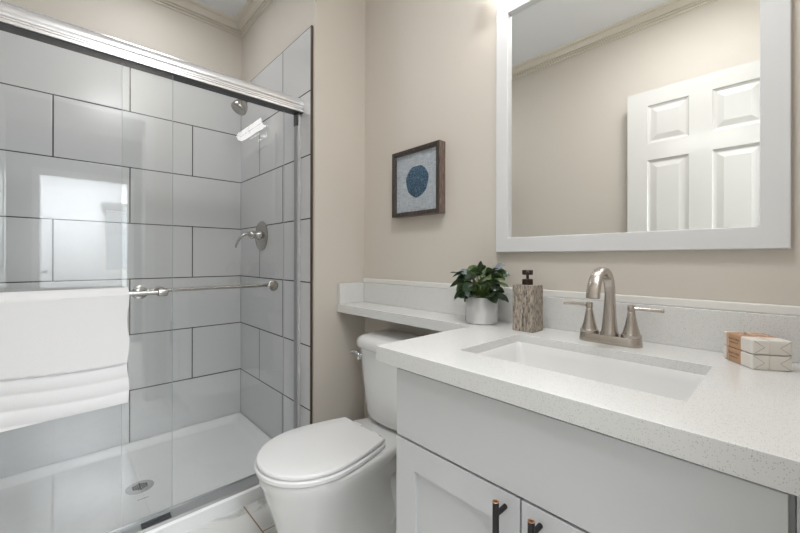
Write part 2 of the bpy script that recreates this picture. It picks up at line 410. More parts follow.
# rooms beyond the doorway (seen mirrored in the shower glass)
struct('floor_hall', BX(2.65, 7.7, -2.0, 1.6, -0.06, ZF - 0.002), M['carpet'])
struct('ceiling_hall', BX(2.65, 7.7, -2.0, 1.6, ZC, ZC + 0.1), M['white_wall'])
struct('wall_hall_front', BX(2.65, 7.7, -2.1, -2.0, 0, ZC), M['hall_wall'])
struct('wall_hall_back', BX(2.65, 7.7, 1.6, 1.7, 0, ZC), M['hall_wall'])
bm = bmesh.new(); box(bm, 2.55, 2.65, -2.1, YN - 0.1, 0, ZC); box(bm, 2.55, 2.65, YV + 0.1, 1.7, 0, ZC)
struct('wall_hall_near', bm, M['hall_wall'])
PX = 5.05
bm = bmesh.new(); box(bm, PX, PX + 0.1, -2.0, -1.04, 0, ZC); box(bm, PX, PX + 0.1, -0.22, 1.6, 0, ZC); box(bm, PX, PX + 0.1, -1.04, -0.22, 2.08, ZC)
struct('wall_hall_far', bm, M['hall_wall'])
casing('trim_5', PX - 0.016, PX, -1.04, -0.22, 2.08)
bm = bmesh.new(); box(bm, 7.6, 7.7, -2.0, -0.30, 0, ZC); box(bm, 7.6, 7.7, 0.9, 1.6, 0, ZC); box(bm, 7.6, 7.7, -0.30, 0.9, 0, 0.85); box(bm, 7.6, 7.7, -0.30, 0.9, 2.1, ZC)
struct('wall_far_window', bm, M['white_wall'])
bm = bmesh.new(); box(bm, 7.62, 7.66, -0.30, -0.25, 0.85, 2.1); box(bm, 7.62, 7.66, 0.85, 0.9, 0.85, 2.1); box(bm, 7.62, 7.66, 0.28, 0.32, 0.85, 2.1); box(bm, 7.62, 7.66, -0.25, 0.85, 0.85, 0.9); box(bm, 7.62, 7.66, -0.25, 0.85, 2.05, 2.1)
struct('window_1', bm, M['trim'])
bm = bmesh.new()
for i in range(14): box(bm, 7.57, 7.60, -0.28, 0.88, 1.55 + i*0.03, 1.556 + i*0.03)
b1 = obj('window_blind', bm, M['blind']); tag(b1, 'white slatted blind half drawn over the window in the far room', 'blind')
obj('valance', BX(7.55, 7.60, -0.32, 0.92, 1.98, 2.12), M['valance'], b1)

# six-panel doors
def door(name, x0, x1, y0, y1, z0, z1):
    """leaf in the XZ plane, raised panels on both faces"""
    w = x1 - x0; cols = [(x0 + 0.105, x0 + 0.307), (x1 - 0.309, x1 - 0.105)]
    if w < 0.7: cols = [(x0 + .1, x0 + w/2 - .05), (x0 + w/2 + .05, x1 - .1)]
    rows = [(z0 + 0.20, z0 + 0.80), (z0 + 0.98, z0 + 1.66), (z0 + 1.76, z0 + 1.99)]
    bm = bmesh.new()
    xs = [x0, cols[0][0], cols[0][1], cols[1][0], cols[1][1], x1]
    for i in (0, 2, 4): box(bm, xs[i], xs[i+1], y0, y1, z0, z1)
    zs = [z0] + [v for r in rows for v in r] + [z1]
    for c in cols:
        for i in range(0, len(zs), 2): box(bm, c[0], c[1], y0, y1, zs[i], zs[i+1])
    leaf = struct(name, bm, M['door'])
    for c in cols:
        for r in rows:
            bm = bmesh.new()
            for yf, s in ((y1, -1), (y0, 1)):
                lv = [(0.0, 0.0), (0.006, 0.007), (0.014, 0.011), (0.020, 0.011), (0.048, 0.003)]
                rg = []
                for ins, dp in lv:
                    y = yf + s * dp
                    rg.append([bm.verts.new(p) for p in ((c[0]+ins, y, r[0]+ins), (c[1]-ins, y, r[0]+ins), (c[1]-ins, y, r[1]-ins), (c[0]+ins, y, r[1]-ins))])
                for i in range(len(rg)-1):
                    for k in range(4): bm.faces.new((rg[i][k], rg[i][(k+1) % 4], rg[i+1][(k+1) % 4], rg[i+1][k]))
                bm.faces.new(rg[-1])
            obj('door_panel', bm, M['door'], leaf)
    bm = bmesh.new(); lathe(bm, [(0.03, 0), (0.03, 0.006), (0.012, 0.01), (0.012, 0.035), (0.026, 0.045), (0.028, 0.06), (0.015, 0.07)], (x0 + 0.06, y1, z0 + 0.9), (Vector((1,0,0)), Vector((0,0,1)), Vector((0,1,0))))
    obj('door_knob', bm, M['nickel'], leaf, smooth=40)
    return leaf
door('door_1', 1.786, 2.502, -1.155, -1.12, 0.05, 2.13)
door('door_2', 5.16, 5.90, -1.075, -1.04, 0.05, 2.07)

# rings round the two added fill lights; no such lamps are known
for x, y, r, wd in ((2.12, -0.50, 0.20, 'over the floor before the vanity'), (0.45, -0.55, 0.15, 'over the shower')):
    bm = bmesh.new(); lathe(bm, [(r, 0), (r + .025, 0), (r + .02, -0.018), (r, -0.02), (r, 0)], (x, y, ZC), n=40)
    tag(obj('fill_light_ring', bm, M['trim'], smooth=40), 'added round white ring of the fill light ' + wd, 'lamp')

# ---------------------------------------------------------------- shower pan
X0p, X1p, Y0p, Y1p = 0.001, 0.868, YN + 0.009, -0.001
bm = bmesh.new()
def rring(x0, x1, y0, y1, z, r, n=6):
    vs = []
    for cx, cy, a0 in ((x1-r, y1-r, 0), (x0+r, y1-r, 90), (x0+r, y0+r, 180), (x1-r, y0+r, 270)):
        for k in range(n+1):
            a = R(a0 + 90*k/n); vs.append(bm.verts.new((cx + r*math.cos(a), cy + r*math.sin(a), z)))
    return vs
rg = [rring(X0p, X1p - 0.02, Y0p, Y1p, 0.0205, 0.001), rring(X0p, X1p, Y0p, Y1p, 0.088, 0.001), rring(X0p+.004, X1p-.006, Y0p+.004, Y1p-.004, 0.096, 0.004),
      rring(X0p+0.022, 0.775, Y0p+0.022, Y1p-0.022, 0.096, 0.02), rring(X0p+0.028, 0.768, Y0p+0.028, Y1p-0.028, 0.091, 0.025), rring(X0p+0.045, 0.735, Y0p+0.045, Y1p-0.045, 0.068, 0.04), rring(X0p+0.06, 0.715, Y0p+0.06, Y1p-0.06, 0.064, 0.05)]
for i in range(len(rg)-1):
    n = len(rg[i])
    for k in range(n): bm.faces.new((rg[i][k], rg[i][(k+1) % n], rg[i+1][(k+1) % n], rg[i+1][k]))
bm.faces.new(rg[-1]); bm.faces.new(rg[0][::-1])
pan = empty('shower_pan', (0.45, -0.61, 0.02)); tag(pan, 'white low acrylic shower base inside the grey tiled stall', 'shower base')
obj('pan_basin', bm, M['pan'], pan, smooth=50)
bm = bmesh.new(); lathe(bm, [(0.054, 0), (0.054, 0.002), (0.048, 0.0035), (0.001, 0.0035)], (0.459, -0.609, 0.064), n=40)
dr = obj('drain_cover', bm, M['drain'], pan, smooth=40)
bm = bmesh.new()
for i in range(-3, 4):
    for j in range(-3, 4):
        x, y = i*0.0092 + (j % 2)*0.0046, j*0.0082
        if math.hypot(x, y) < 0.031: lathe(bm, [(0.0042, 0), (0.0042, 0.0003)], (0.459 + x, -0.609 + y, 0.0674), n=10)
obj('drain_holes', bm, M['hole'], dr)
bm = bmesh.new()
for i in range(7): box(bm, 0.560, 0.567, -0.632 + i*0.006, -0.628 + i*0.006, 0.0638, 0.0646)
obj('maker_mark', bm, M['greyink'], pan)

# ---------------------------------------------------------------- enclosure frame
fr = empty('shower_door_frame', (0.82, -0.6, 0.096)); tag(fr, 'polished aluminium shower door frame with header rail, wall jambs and sill track', 'shower frame')
hp = [(0.787, 1.829), (0.787, 1.897), (0.793, 1.902), (0.812, 1.905), (0.828, 1.903), (0.840, 1.897), (0.849, 1.887), (0.853, 1.875), (0.853, 1.864), (0.848, 1.857),
      (0.852, 1.855), (0.852, 1.850), (0.848, 1.8485), (0.852, 1.847), (0.852, 1.842), (0.848, 1.8405), (0.852, 1.839), (0.852, 1.829)]
bm = bmesh.new(); prism_y(bm, hp, YN + 0.009, -0.001); obj('header_rail', bm, M['alu'], fr, smooth=35)
bm = bmesh.new(); box(bm, 0.793, 0.847, YN + 0.009, -0.002, 1.8262, 1.8288); obj('header_underside_shade', bm, M['darkseal_shade'], fr)  # dark sheet painting the shade on the underside of the header
for y0, y1 in ((-0.020, -0.001), (YN + 0.009, YN + 0.028)):
    bm = bmesh.new(); box(bm, 0.796, 0.824, y0, y1, 0.105, 1.828); j = obj('wall_jamb', bm, M['alu'], fr, bevel=0.002)
    yy = (y0 - 0.008, y0) if y0 > -0.5 else (y1, y1 + 0.008)
    obj('jamb_seal', BX(0.803, 0.828, yy[0], yy[1], 0.118, 1.8255), M['greyseal'], j); obj('bumper', BX(0.800, 0.830, yy[0]-.001, yy[1]+.001, 1.765, 1.8255), M['darkseal_shade'], j)
bm = bmesh.new(); box(bm, 0.789, 0.860, YN + 0.009, -0.001, 0.0955, 0.104); box(bm, 0.789, 0.793, YN + 0.009, -0.001, 0.104, 0.112); box(bm, 0.856, 0.860, YN + 0.009, -0.001, 0.104, 0.107)
obj('sill_track', bm, M['sill'], fr, bevel=0.001)
gd = obj('sliding_guide', BX(0.818, 0.848, -0.655, -0.560, 0.104, 0.1085), M['darkseal_shade'], fr)
bm = bmesh.new(); box(bm, 0.824, 0.829, -0.655, -0.560, 0.1085, 0.114); obj('guide_fin', bm, M['darkseal_shade'], gd)

def glass_panel(name, x, y0, y1, label):
    g = empty(name, (x, (y0+y1)/2, 0.113)); tag(g, label, 'glass door', 'sliding glass shower doors')
    obj('glass_pane', BX(x - 0.003, x + 0.003, y0, y1, 0.113 if x < .83 else .1095, 1.826), M['glass'], g)
    ye = (y0 - 0.0008, y0) if x < .83 else (y1, y1 + 0.0008)
    if x < .83: obj('pane_edge', BX(x - 0.003, x + 0.003, y1, y1 + 0.0008, 0.113, 1.8255), M['paneedge'], g)
    obj('pane_edge', BX(x - 0.003, x + 0.003, ye[0], ye[1], 0.113, 1.8255), M['paneedge'], g)
    return g
gi = glass_panel('sliding_glass_door', 0.813, -0.712, -0.086, 'clear sliding glass door nearer the shower valve with the bare towel bar')
go = glass_panel('sliding_glass_door', 0.838, -1.195, -0.557, 'clear sliding glass door on the room side, the towel hanging on its bar')
# bare bar of the inner door: bar inside, round mounts outside
bm = bmesh.new(); sweep(bm, [(0.768, -0.665, 0.982), (0.768, -0.135, 0.982)], 0.0078, 20); obj('towel_bar', bm, M['barnickel'], gi, smooth=40)
for y in (-0.660, -0.143):
    bm = bmesh.new(); sweep(bm, [(0.8162, y, 0.982), (0.824, y, 0.982), (0.8255, y, 0.982)], [0.0255, 0.0255, 0.023], 28)
    sweep(bm, [(0.8098, y, 0.982), (0.800, y, 0.982), (0.79, y, 0.982), (0.768, y, 0.982)], [0.02, 0.018, 0.009, 0.009], 24); obj('bar_mount', bm, M['barnickel'], gi, smooth=40)
XB, ZB = 0.905, 0.985
bm = bmesh.new(); sweep(bm, [(XB, -1.16, ZB), (XB, -0.605, ZB)], 0.0085, 20); obj('towel_bar', bm, M['barnickel'], go, smooth=40)
for y in (-0.60, -1.165):
    bm = bmesh.new()
    sweep(bm, [(0.8412, y, ZB), (0.848, y, ZB), (0.850, y, ZB), (0.86, y, ZB), (0.895, y, ZB)], [0.019, 0.019, 0.016, 0.009, 0.009], 24)
    sweep(bm, [(XB, y - 0.016, ZB), (XB, y - 0.014, ZB), (XB, y, ZB), (XB, y + 0.013, ZB), (XB, y + 0.015, ZB)], [0.011, 0.0145, 0.0155, 0.0145, 0.011], 24)
    obj('bar_mount', bm, M['barnickel'], go, smooth=40)
# bath towel folded over the outer bar
random.seed(4)
def wob(y, k): return 0.5 + 0.5*math.sin(y*9 + k)
bm = bmesh.new()
ny = 60; ys = [-1.125 + i*(0.417/ny) for i in range(ny+1)]
def towel_prof(y):
    # outer surface from the glass side bottom, over the bar, down the room side
    P = []
    zb = 0.612 + 0.006*math.sin(y*7)
    dz = 0.752 + 0.006*math.sin(y*11 + 1)
    t = 0.016
    for i in range(12): P.append((XB - 0.030, 0.66 + (ZB - 0.66)*i/11))
    for i in range(1, 12):
        a = math.pi*(1 - i/12.0); P.append((XB + math.cos(a)*0.030, ZB + math.sin(a)*0.024))
    for i in range(90):
        z = ZB - (ZB - zb)*i/89.0
        x = XB + 0.030 + 0.004*math.sin(y*10 + z*5)*(1 - (z - zb)/(ZB - zb)) * 1.4
        if z > dz: x += 0.010 * min(1, (z - dz)/0.004)    # the shorter folded layer lies on top
        else:
            x += 0.0045*abs(math.sin((dz - z)/0.046*math.pi))**0.7 + 0.001
        P.append((x, z))
    # back up, inner side
    P.append((XB + 0.020, zb - 0.004)); P.append((XB + 0.0125, zb + 0.002))
    for i in range(8): P.append((XB + 0.0125, zb + 0.01 + (ZB - zb - 0.01)*i/7.0))
    for i in range(1, 8):
        a = math.pi*i/8.0; P.append((XB + math.cos(a)*0.0125, ZB + math.sin(a)*0.0098 + 0.0005))
    for i in range(6): P.append((XB - 0.0125, ZB - (ZB - 0.66)*i/5.0))
    P.append((XB - 0.020, 0.656))
    return P
rr = []
for i, y in enumerate(ys):
    P = towel_prof(y)
    yy = y
    rr.append([bm.verts.new((x, yy + (0.003*math.sin(z*40) if i == ny else 0), z)) for x, z in P])
for i in range(ny):
    n = len(rr[i])
    for k in range(n): bm.faces.new((rr[i][k], rr[i][(k+1) % n], rr[i+1][(k+1) % n], rr[i+1][k]))
bm.faces.new(rr[0]); bm.faces.new(rr[-1][::-1])
tag(obj('bath_towel', bm, M['towel'], smooth=60), 'thick white terry bath towel folded over the outer shower door bar', 'towel')

# ---------------------------------------------------------------- shower fittings
sv = empty('shower_valve', (0.346, 0, 1.244)); tag(sv, 'brushed nickel shower valve with round plate and curved lever on grey tile', 'shower valve')
bm = bmesh.new(); lathe(bm, [(0.087, 0.0005), (0.088, 0.004), (0.082, 0.009), (0.05, 0.0135), (0.03, 0.016)], (0.346, 0, 1.244), 'Y', 48); obj('valve_plate', bm, M['barnickel'], sv, smooth=40)
bm = bmesh.new(); lathe(bm, [(0.030, 0.012), (0.028, 0.02), (0.022, 0.03), (0.021, 0.05), (0.023, 0.052), (0.023, 0.066), (0.017, 0.074)], (0.346, 0, 1.248), 'Y', 32); obj('valve_hub', bm, M['barnickel'], sv, smooth=40)
bm = bmesh.new(); p = bez((0.346, -0.055, 1.252), (0.346, -0.10, 1.262), (0.344, -0.135, 1.235), (0.342, -0.150, 1.172), 16)
sweep(bm, p, [(0.013 - 0.006*i/16, 0.011 - 0.006*i/16) for i in range(17)], 16); obj('lever', bm, M['barnickel'], sv, smooth=50)
sh = empty('overhead_shower', (0.33, 0, 2.06)); tag(sh, 'small brushed nickel shower head on a short arm high on the tile', 'shower head')
bm = bmesh.new(); lathe(bm, [(0.03, 0.0005), (0.03, 0.004), (0.022, 0.010), (0.012, 0.013)], (0.33, 0, 2.075), 'Y', 32); obj('arm_flange', bm, M['nickel'], sh, smooth=40)
bm = bmesh.new(); sweep(bm, bez((0.33, -0.004, 2.075), (0.33, -0.04, 2.078), (0.33, -0.06, 2.07), (0.33, -0.085, 2.035), 12), 0.0095, 16); obj('shower_arm', bm, M['barnickel'], sh, smooth=50)
d = Vector((0.02, -0.55, -0.83)).normalized(); A = d.cross(Vector((1, 0, 0))).normalized(); B = d.cross(A)
bm = bmesh.new(); lathe(bm, [(0.013, -0.012), (0.016, 0.0), (0.016, 0.012), (0.013, 0.018), (0.022, 0.028), (0.036, 0.046), (0.043, 0.068), (0.044, 0.086), (0.040, 0.092), (0.036, 0.090), (0.001, 0.088)], (0.33, -0.085, 2.035), (A, B, d), 36); obj('spray_head', bm, M['barnickel'], sh, smooth=40)

# ---------------------------------------------------------------- toilet
TX, TZ = 1.297, ZF
to = empty('toilet', (TX, 0.27, TZ)); tag(to, 'white two piece toilet with closed oval lid between shower and vanity', 'toilet')
def egg(hw, yf, yb, yc, z, n=64, pb=3.2, taper=0.0, inner=1.0):
    vs = []
    for k in range(n):
        a = 2*math.pi*k/n; c, s = math.cos(a), math.sin(a)
        if s < 0: x = hw*c; y = yc + (yc - yf)*s
        else:
            x = hw*math.copysign(abs(c)**(2/pb), c); y = yc + (yb - yc)*abs(s)**(2/pb)
            x *= 1 - taper*((y - yc)/(yb - yc))**1.6
        vs.append(bm.verts.new((TX + x, y, z)))
    return vs
def loft(rg, caps=(True, True)):
    for i in range(len(rg)-1):
        n = len(rg[i])
        for k in range(n): bm.faces.new((rg[i][k], rg[i][(k+1) % n], rg[i+1][(k+1) % n], rg[i+1][k]))
    if caps[0]: bm.faces.new(rg[0][::-1])
    if caps[1]: bm.faces.new(rg[-1])
bm = bmesh.new()
prof = [(0.132, -0.332, 0.235, 0.0, 0.0202), (0.134, -0.334, 0.235, 0.0, 0.04), (0.130, -0.330, 0.232, 0.0, 0.06), (0.129, -0.329, 0.228, -0.01, 0.12), (0.132, -0.333, 0.228, -0.03, 0.165),
        (0.140, -0.343, 0.232, -0.07, 0.205), (0.152, -0.357, 0.24, -0.11, 0.250), (0.166, -0.372, 0.25, -0.14, 0.295), (0.178, -0.382, 0.262, -0.155, 0.335), (0.182, -0.392, 0.27, -0.16, 0.355), (0.183, -0.394, 0.272, -0.16, 0.375), (0.180, -0.390, 0.270, -0.16, 0.384), (0.172, -0.380, 0.262, -0.16, 0.387)]
rg = []
for hw, yf, yb, yc, z in prof:
    tp = 0.25 if z < 0.15 else (0.58 if z < 0.30 else (0.50 if z < 0.34 else 0.33))
    rg.append(egg(hw, yf, yb, yc, z, taper=tp))
loft(rg)
# trapway swell on both sides
for s in (-1, 1):
    pts = smooth_pts([(TX + s*0.07, -0.10, 0.20), (TX + s*0.070, -0.02, 0.26), (TX + s*0.070, 0.07, 0.25), (TX + s*0.074, 0.12, 0.17), (TX + s*0.080, 0.11, 0.10), (TX + s*0.083, 0.06, 0.066)], 6)
    sweep(bm, pts, [0.042]*len(pts), 16)
obj('toilet_bowl', bm, M['porc'], to, smooth=60)
for s in (-1, 1):
    bm = bmesh.new(); lathe(bm, [(0.014, 0), (0.014, 0.006), (0.009, 0.014), (0.002, 0.017)], (TX + s*0.135, 0.10, 0.0202), n=20); obj('bolt_cap', bm, M['porc'], to, smooth=50)
LY0, LY1 = -0.402, 0.034
def lid_ring(d, z, back=0.032):
    P = []
    def hwf(y): return 0.179 - (0.048*((y + 0.2)/0.232)**1.7 if y > -0.2 else 0)
    for k in range(41):
        a = math.pi*k/40; P.append((-(0.179 - d)*math.cos(a), -0.2 - (0.198 - d)*math.sin(a)))
    for k in range(1, 11):
        y = -0.2 + (back - d + 0.2)*k/10; P.append((hwf(y) - d, y))
    for k in range(1, 7): P.append(((hwf(back) - d)*(1 - k/3.5), back - d))
    for k in range(10, 0, -1):
        y = -0.2 + (back - d + 0.2)*k/10; P.append((-(hwf(y) - d), y))
    return [bm.verts.new((TX + x, y, z)) for x, y in P]
bm = bmesh.new()
rg = [lid_ring(.014, 0.3873, .024), lid_ring(.012, 0.3895, .024), lid_ring(-.003, 0.3900, .024), lid_ring(-.005, 0.392, .024), lid_ring(-.005, 0.402, .024), lid_ring(-.001, 0.4055, .024), lid_ring(.014, 0.4060, .024)]
loft(rg); st = obj('seat_ring', bm, M['lid'], to, smooth=40)
bm = bmesh.new()
rg = [lid_ring(.014, 0.4065), lid_ring(.012, 0.4095), lid_ring(.001, 0.4100), lid_ring(0, 0.412), lid_ring(0, 0.419), lid_ring(.0025, 0.4225), lid_ring(.007, 0.4240), lid_ring(.06, 0.4250)]
loft(rg); obj('lid', bm, M['lid'], to, smooth=50)
for s in (-1, 1):
    bm = bmesh.new(); sweep(bm, [(TX + s*0.06 - .02, 0.044, 0.401), (TX + s*0.06 + .02, 0.044, 0.401)], 0.0125, 16); obj('hinge', bm, M['lid'], to, smooth=50)
# tank: bowed front, tapered towards the bottom
def tank_ring(hw, yf, yb, z, bow=0.018, r=0.045, n=14):
    pts = []
    cor = [(-hw, yf), (hw, yf)]
    vs = []
    for k in range(n+1):           # front edge left to right, rounded corners, bowed
        t = k/n; x = -hw + 2*hw*t
        e = min(x + hw, hw - x); y = yf
        if e < r: y = yf + r - math.sqrt(max(0, r*r - (r - e)**2))
        y -= bow*(1 - (x/hw)**2)
        pts.append((x, y))
    pts += [(hw, yb - 0.01), (hw - 0.01, yb), (-hw + 0.01, yb), (-hw, yb - 0.01)]
    return [bm.verts.new((TX + x, y, z)) for x, y in pts]
bm = bmesh.new()
rg = [tank_ring(0.087, 0.175, 0.285, 0.393), tank_ring(0.112, 0.150, 0.290, 0.397), tank_ring(0.128, 0.138, 0.293, 0.41), tank_ring(0.137, 0.132, 0.295, 0.44), tank_ring(0.147, 0.124, 0.297, 0.55), tank_ring(0.154, 0.118, 0.298, 0.64), tank_ring(0.160, 0.113, 0.298, 0.715)]
loft(rg); obj('tank', bm, M['porc'], to, smooth=60)
bm = bmesh.new()
rg = [tank_ring(0.159, 0.112, 0.299, 0.7155), tank_ring(0.166, 0.104, 0.300, 0.717), tank_ring(0.169, 0.101, 0.301, 0.722), tank_ring(0.169, 0.101, 0.301, 0.742), tank_ring(0.165, 0.106, 0.300, 0.756), tank_ring(0.154, 0.116, 0.296, 0.766), tank_ring(0.132, 0.135, 0.285, 0.771)]
loft(rg); obj('tank_lid', bm, M['porc'], to, smooth=60)
bm = bmesh.new(); box(bm, TX - 0.06, TX + 0.06, 0.15, 0.28, 0.384, 0.396); obj('tank_gasket', bm, M['porc'], to)
bm = bmesh.new(); sweep(bm, [(1.172, 0.128, 0.676), (1.168, 0.108, 0.676), (1.167, 0.104, 0.676)], [0.013, 0.013, 0.010], 20)
sweep(bm, smooth_pts([(1.170, 0.101, 0.662), (1.171, 0.098, 0.680), (1.152, 0.097, 0.689), (1.122, 0.096, 0.688)], 4), [(0.0085, 0.0075)]*13, 12)
obj('flush_lever', bm, M['chrome'], to, smooth=50)

# ---------------------------------------------------------------- vanity cabinet
FX0, FX1, FY = 1.814, 2.489, -0.262
va = empty('vanity_cabinet', (2.15, 0.0, ZF)); tag(va, 'white shaker vanity cabinet with black bar pulls under the quartz counter', 'cabinet')
bm = bmesh.new(); box(bm, FX0 + 0.001, 2.4945, FY + 0.020, YV - 0.001, 0.14, 0.844); box(bm, FX0 + 0.02, 2.48, FY + 0.07, YV - 0.02, ZF, 0.14)
# hollow for the basin is made by open top box
bm.free(); bm = bmesh.new()
t = 0.018
box(bm, FX0 + .001, FX0 + .001 + t, FY + .020, YV - .001, 0.14, 0.844); box(bm, 2.4945 - t, 2.4945, FY + .020, YV - .001, 0.14, 0.844)
box(bm, FX0 + t, 2.4945 - t, YV - .012, YV - .001, 0.14, 0.844); box(bm, FX0 + t, 2.4945 - t, FY + .020, YV - .012, 0.14, 0.158)
box(bm, FX0 + .02, 2.48, FY + .08, FY + .10, ZF, 0.14); box(bm, FX0 + .001, FX0 + .001 + t, FY + .08, YV - .001, ZF, 0.14); box(bm, 2.4945 - t, 2.4945, FY + .08, YV - .001, ZF, 0.14)
obj('cabinet_body', bm, M['cab'], va)
bm = bmesh.new(); box(bm, FX0 + t, 2.4945 - t, FY + .020, FY + .036, 0.655, 0.844); box(bm, 2.12, 2.18, FY + .020, FY + .036, 0.158, 0.655); obj('face_frame', bm, M['gap_shade'], va)
obj('filler_strip', BX(FX1 + 0.0065, XR - .001, FY + .006, FY + .03, ZF, 0.8445), M['cab'], va)
obj('false_drawer_front', BX(FX0, FX1, FY, FY + 0.019, 0.672, 0.836), M['cab'], va, bevel=0.0015)
def shaker(x0, x1, hx):
    z0, z1 = 0.150, 0.6665; sw = 0.064
    bm = bmesh.new()
    box(bm, x0, x0 + sw, FY, FY + .019, z0, z1); box(bm, x1 - sw, x1, FY, FY + .019, z0, z1)
    box(bm, x0 + sw, x1 - sw, FY, FY + .019, z1 - sw, z1); box(bm, x0 + sw, x1 - sw, FY, FY + .019, z0, z0 + sw)
    box(bm, x0 + sw, x1 - sw, FY + 0.010, FY + .017, z0 + sw, z1 - sw)
    dr = obj('cabinet_door', bm, M['cab'], va)
    bm = bmesh.new(); sweep(bm, [(hx, FY - 0.033, 0.676 - 0.012), (hx, FY - 0.033, 0.50)], 0.006, 20)
    for z in (0.640, 0.524): sweep(bm, [(hx, FY + 0.001, z), (hx, FY - 0.033, z)], 0.0048, 14)
    h = obj('door_handle', bm, M['black'], dr, smooth=40)
    bm = bmesh.new(); lathe(bm, [(0.0060, 0), (0.0060, 0.0004), (0.0052, 0.0008), (0.0050, 0.0003), (0.0030, 0.0002)], (hx, FY - 0.033, 0.6638), n=20); o = obj('handle_rim', bm, M['copper'], h, smooth=30); o['label'] = 'worn copper rim on the handle end'
shaker(FX0, 2.1495, 2.120); shaker(2.1535, FX1, 2.189)

# ---------------------------------------------------------------- countertop with shelf over the toilet
ct = empty('quartz_countertop', (2.1, 0.0, 0.845)); tag(ct, 'white speckled quartz countertop running on as a shelf over the toilet', 'countertop')
CX0, CY0, ZT = 1.756, -0.281, 0.885
SX0, SX1, SY0, SY1 = 1.930, 2.377, -0.157, 0.125
bm = bmesh.new()
outer = [(0.942, 0.134), (CX0, 0.134), (CX0, CY0), (XR - .001, CY0), (XR - .001, YV - .001), (0.942, YV - .001)]
r = 0.005; hole = []
for cx, cy, a0 in ((SX1 - r, SY1 - r, 0), (SX0 + r, SY1 - r, 90), (SX0 + r, SY0 + r, 180), (SX1 - r, SY0 + r, 270)):
    for k in range(6): a = R(a0 + 18*k); hole.append((cx + r*math.cos(a), cy + r*math.sin(a)))
def loopv(pts, z): return [bm.verts.new((x, y, z)) for x, y in pts]
to_, th_ = loopv(outer, ZT), loopv(hole, ZT)
es = []
for L in (to_, th_):
    for i in range(len(L)): es.append(bm.edges.new((L[i], L[(i+1) % len(L)])))
bmesh.ops.triangle_fill(bm, use_beauty=True, edges=es)
ZU = 0.8455
bo, bh = loopv(outer, ZU), loopv(hole, ZT - 0.022)
for T, Bt in ((to_, bo), (th_, bh)):
    for i in range(len(T)): bm.faces.new((T[i], T[(i+1) % len(T)], Bt[(i+1) % len(T)], Bt[i]))
inner = [(x, y) for x, y in hole]
ih = loopv(hole, ZU)
es = []
for L in (bo, ih):
    for i in range(len(L)): es.append(bm.edges.get((L[i], L[(i+1) % len(L)])) or bm.edges.new((L[i], L[(i+1) % len(L)])))
bmesh.ops.triangle_fill(bm, use_beauty=True, edges=es)
hl = [(x + (0.012 if x > 2.15 else -0.012), y + (0.012 if y > 0 else -0.012)) for x, y in hole]
for i in range(len(bh)): bm.faces.new((bh[i], bh[(i+1) % len(bh)], ih[(i+1) % len(ih)], ih[i]))
obj('counter_slab', bm, M['quartz'], ct, bevel=0.0012)
obj('backsplash', BX(0.962, XR - .001, 0.288, YV - .001, 0.8852, 0.9865), M['quartz'], ct, bevel=0.0015)
obj('side_splash', BX(0.942, 0.961, 0.139, YV - .001, 0.8852, 0.9865), M['quartz'], ct, bevel=0.0015)
struct('trim_6', BX(0.9405, XR - .001, 0.296, YV, 0.9867, 1.0075), M['trim'], bevel=0.003)

# undermount basin
sk = empty('sink_basin', (2.155, -0.01, 0.845)); tag(sk, 'white rectangular undermount sink sunk into the quartz counter', 'sink')
bm = bmesh.new()
def rr_(ins, z, rr):
    x0, x1, y0, y1 = SX0 + .0005 + ins, SX1 - .0005 - ins, SY0 + .0005 + ins, SY1 - .0005 - ins; v = []
    for cx, cy, a0 in ((x1-rr, y1-rr, 0), (x0+rr, y1-rr, 90), (x0+rr, y0+rr, 180), (x1-rr, y0+rr, 270)):
        for k in range(9): a = R(a0 + 90*k/8); v.append(bm.verts.new((cx + rr*math.cos(a), cy + rr*math.sin(a), z)))
    return v
rg = [rr_(0.0, 0.8625, .005), rr_(0.003, 0.858, .014), rr_(0.006, 0.84, .02), rr_(0.020, 0.77, .03), rr_(0.034, 0.748, .04), rr_(0.060, 0.737, .045), rr_(0.11, 0.733, .02)]
loft(rg, (False, True))
bmo = bm
out = [rr_(0.0, 0.8625, .005), rr_(0.0, 0.84, .005), rr_(0.010, 0.765, .03), rr_(0.03, 0.735, .04), rr_(0.06, 0.724, .045)]
loft(out[::-1], (True, False))
obj('basin', bm, M['porc'], sk, smooth=60)
bm = bmesh.new(); lathe(bm, [(0.022, 0), (0.022, 0.0025), (0.016, 0.004), (0.001, 0.005)], (2.155, 0.0, 0.733), n=28); obj('sink_drain', bm, M['nickel'], sk, smooth=40)

# ---------------------------------------------------------------- faucet
fc = empty('faucet', (2.158, 0.205, 0.885)); tag(fc, 'brushed nickel two handle faucet with arched spout behind the sink', 'faucet')
FXc, FYc = 2.157, 0.200
bm = bmesh.new()
def stad(hw, hd, z):
    v = []
    for sx, a0 in ((1, -90), (-1, 90)):
        for k in range(13):
            a = R(a0 + 180*k/12); c, s = math.cos(a), math.sin(a)
            v.append(bm.verts.new((FXc + sx*(hw - hd) + hd*c, FYc + hd*s, z)))
    return v
loft([stad(0.0765, 0.0265, 0.8853), stad(0.0765, 0.0265, 0.890), stad(0.0745, 0.0245, 0.905), stad(0.0725, 0.0230, 0.908)])
obj('base_plate', bm, M['nickel'], fc, smooth=40)
bm = bmesh.new()
path = [(FXc, FYc, 0.908), (FXc, FYc, 0.912), (FXc, FYc, 0.918), (FXc, FYc, 0.95), (FXc, FYc + .001, 0.99)] 
arc = bez((FXc, FYc + .002, 1.010), (FXc, FYc + .004, 1.096), (FXc, FYc - .108, 1.108), (FXc, FYc - .122, 1.013), 22)
path += arc
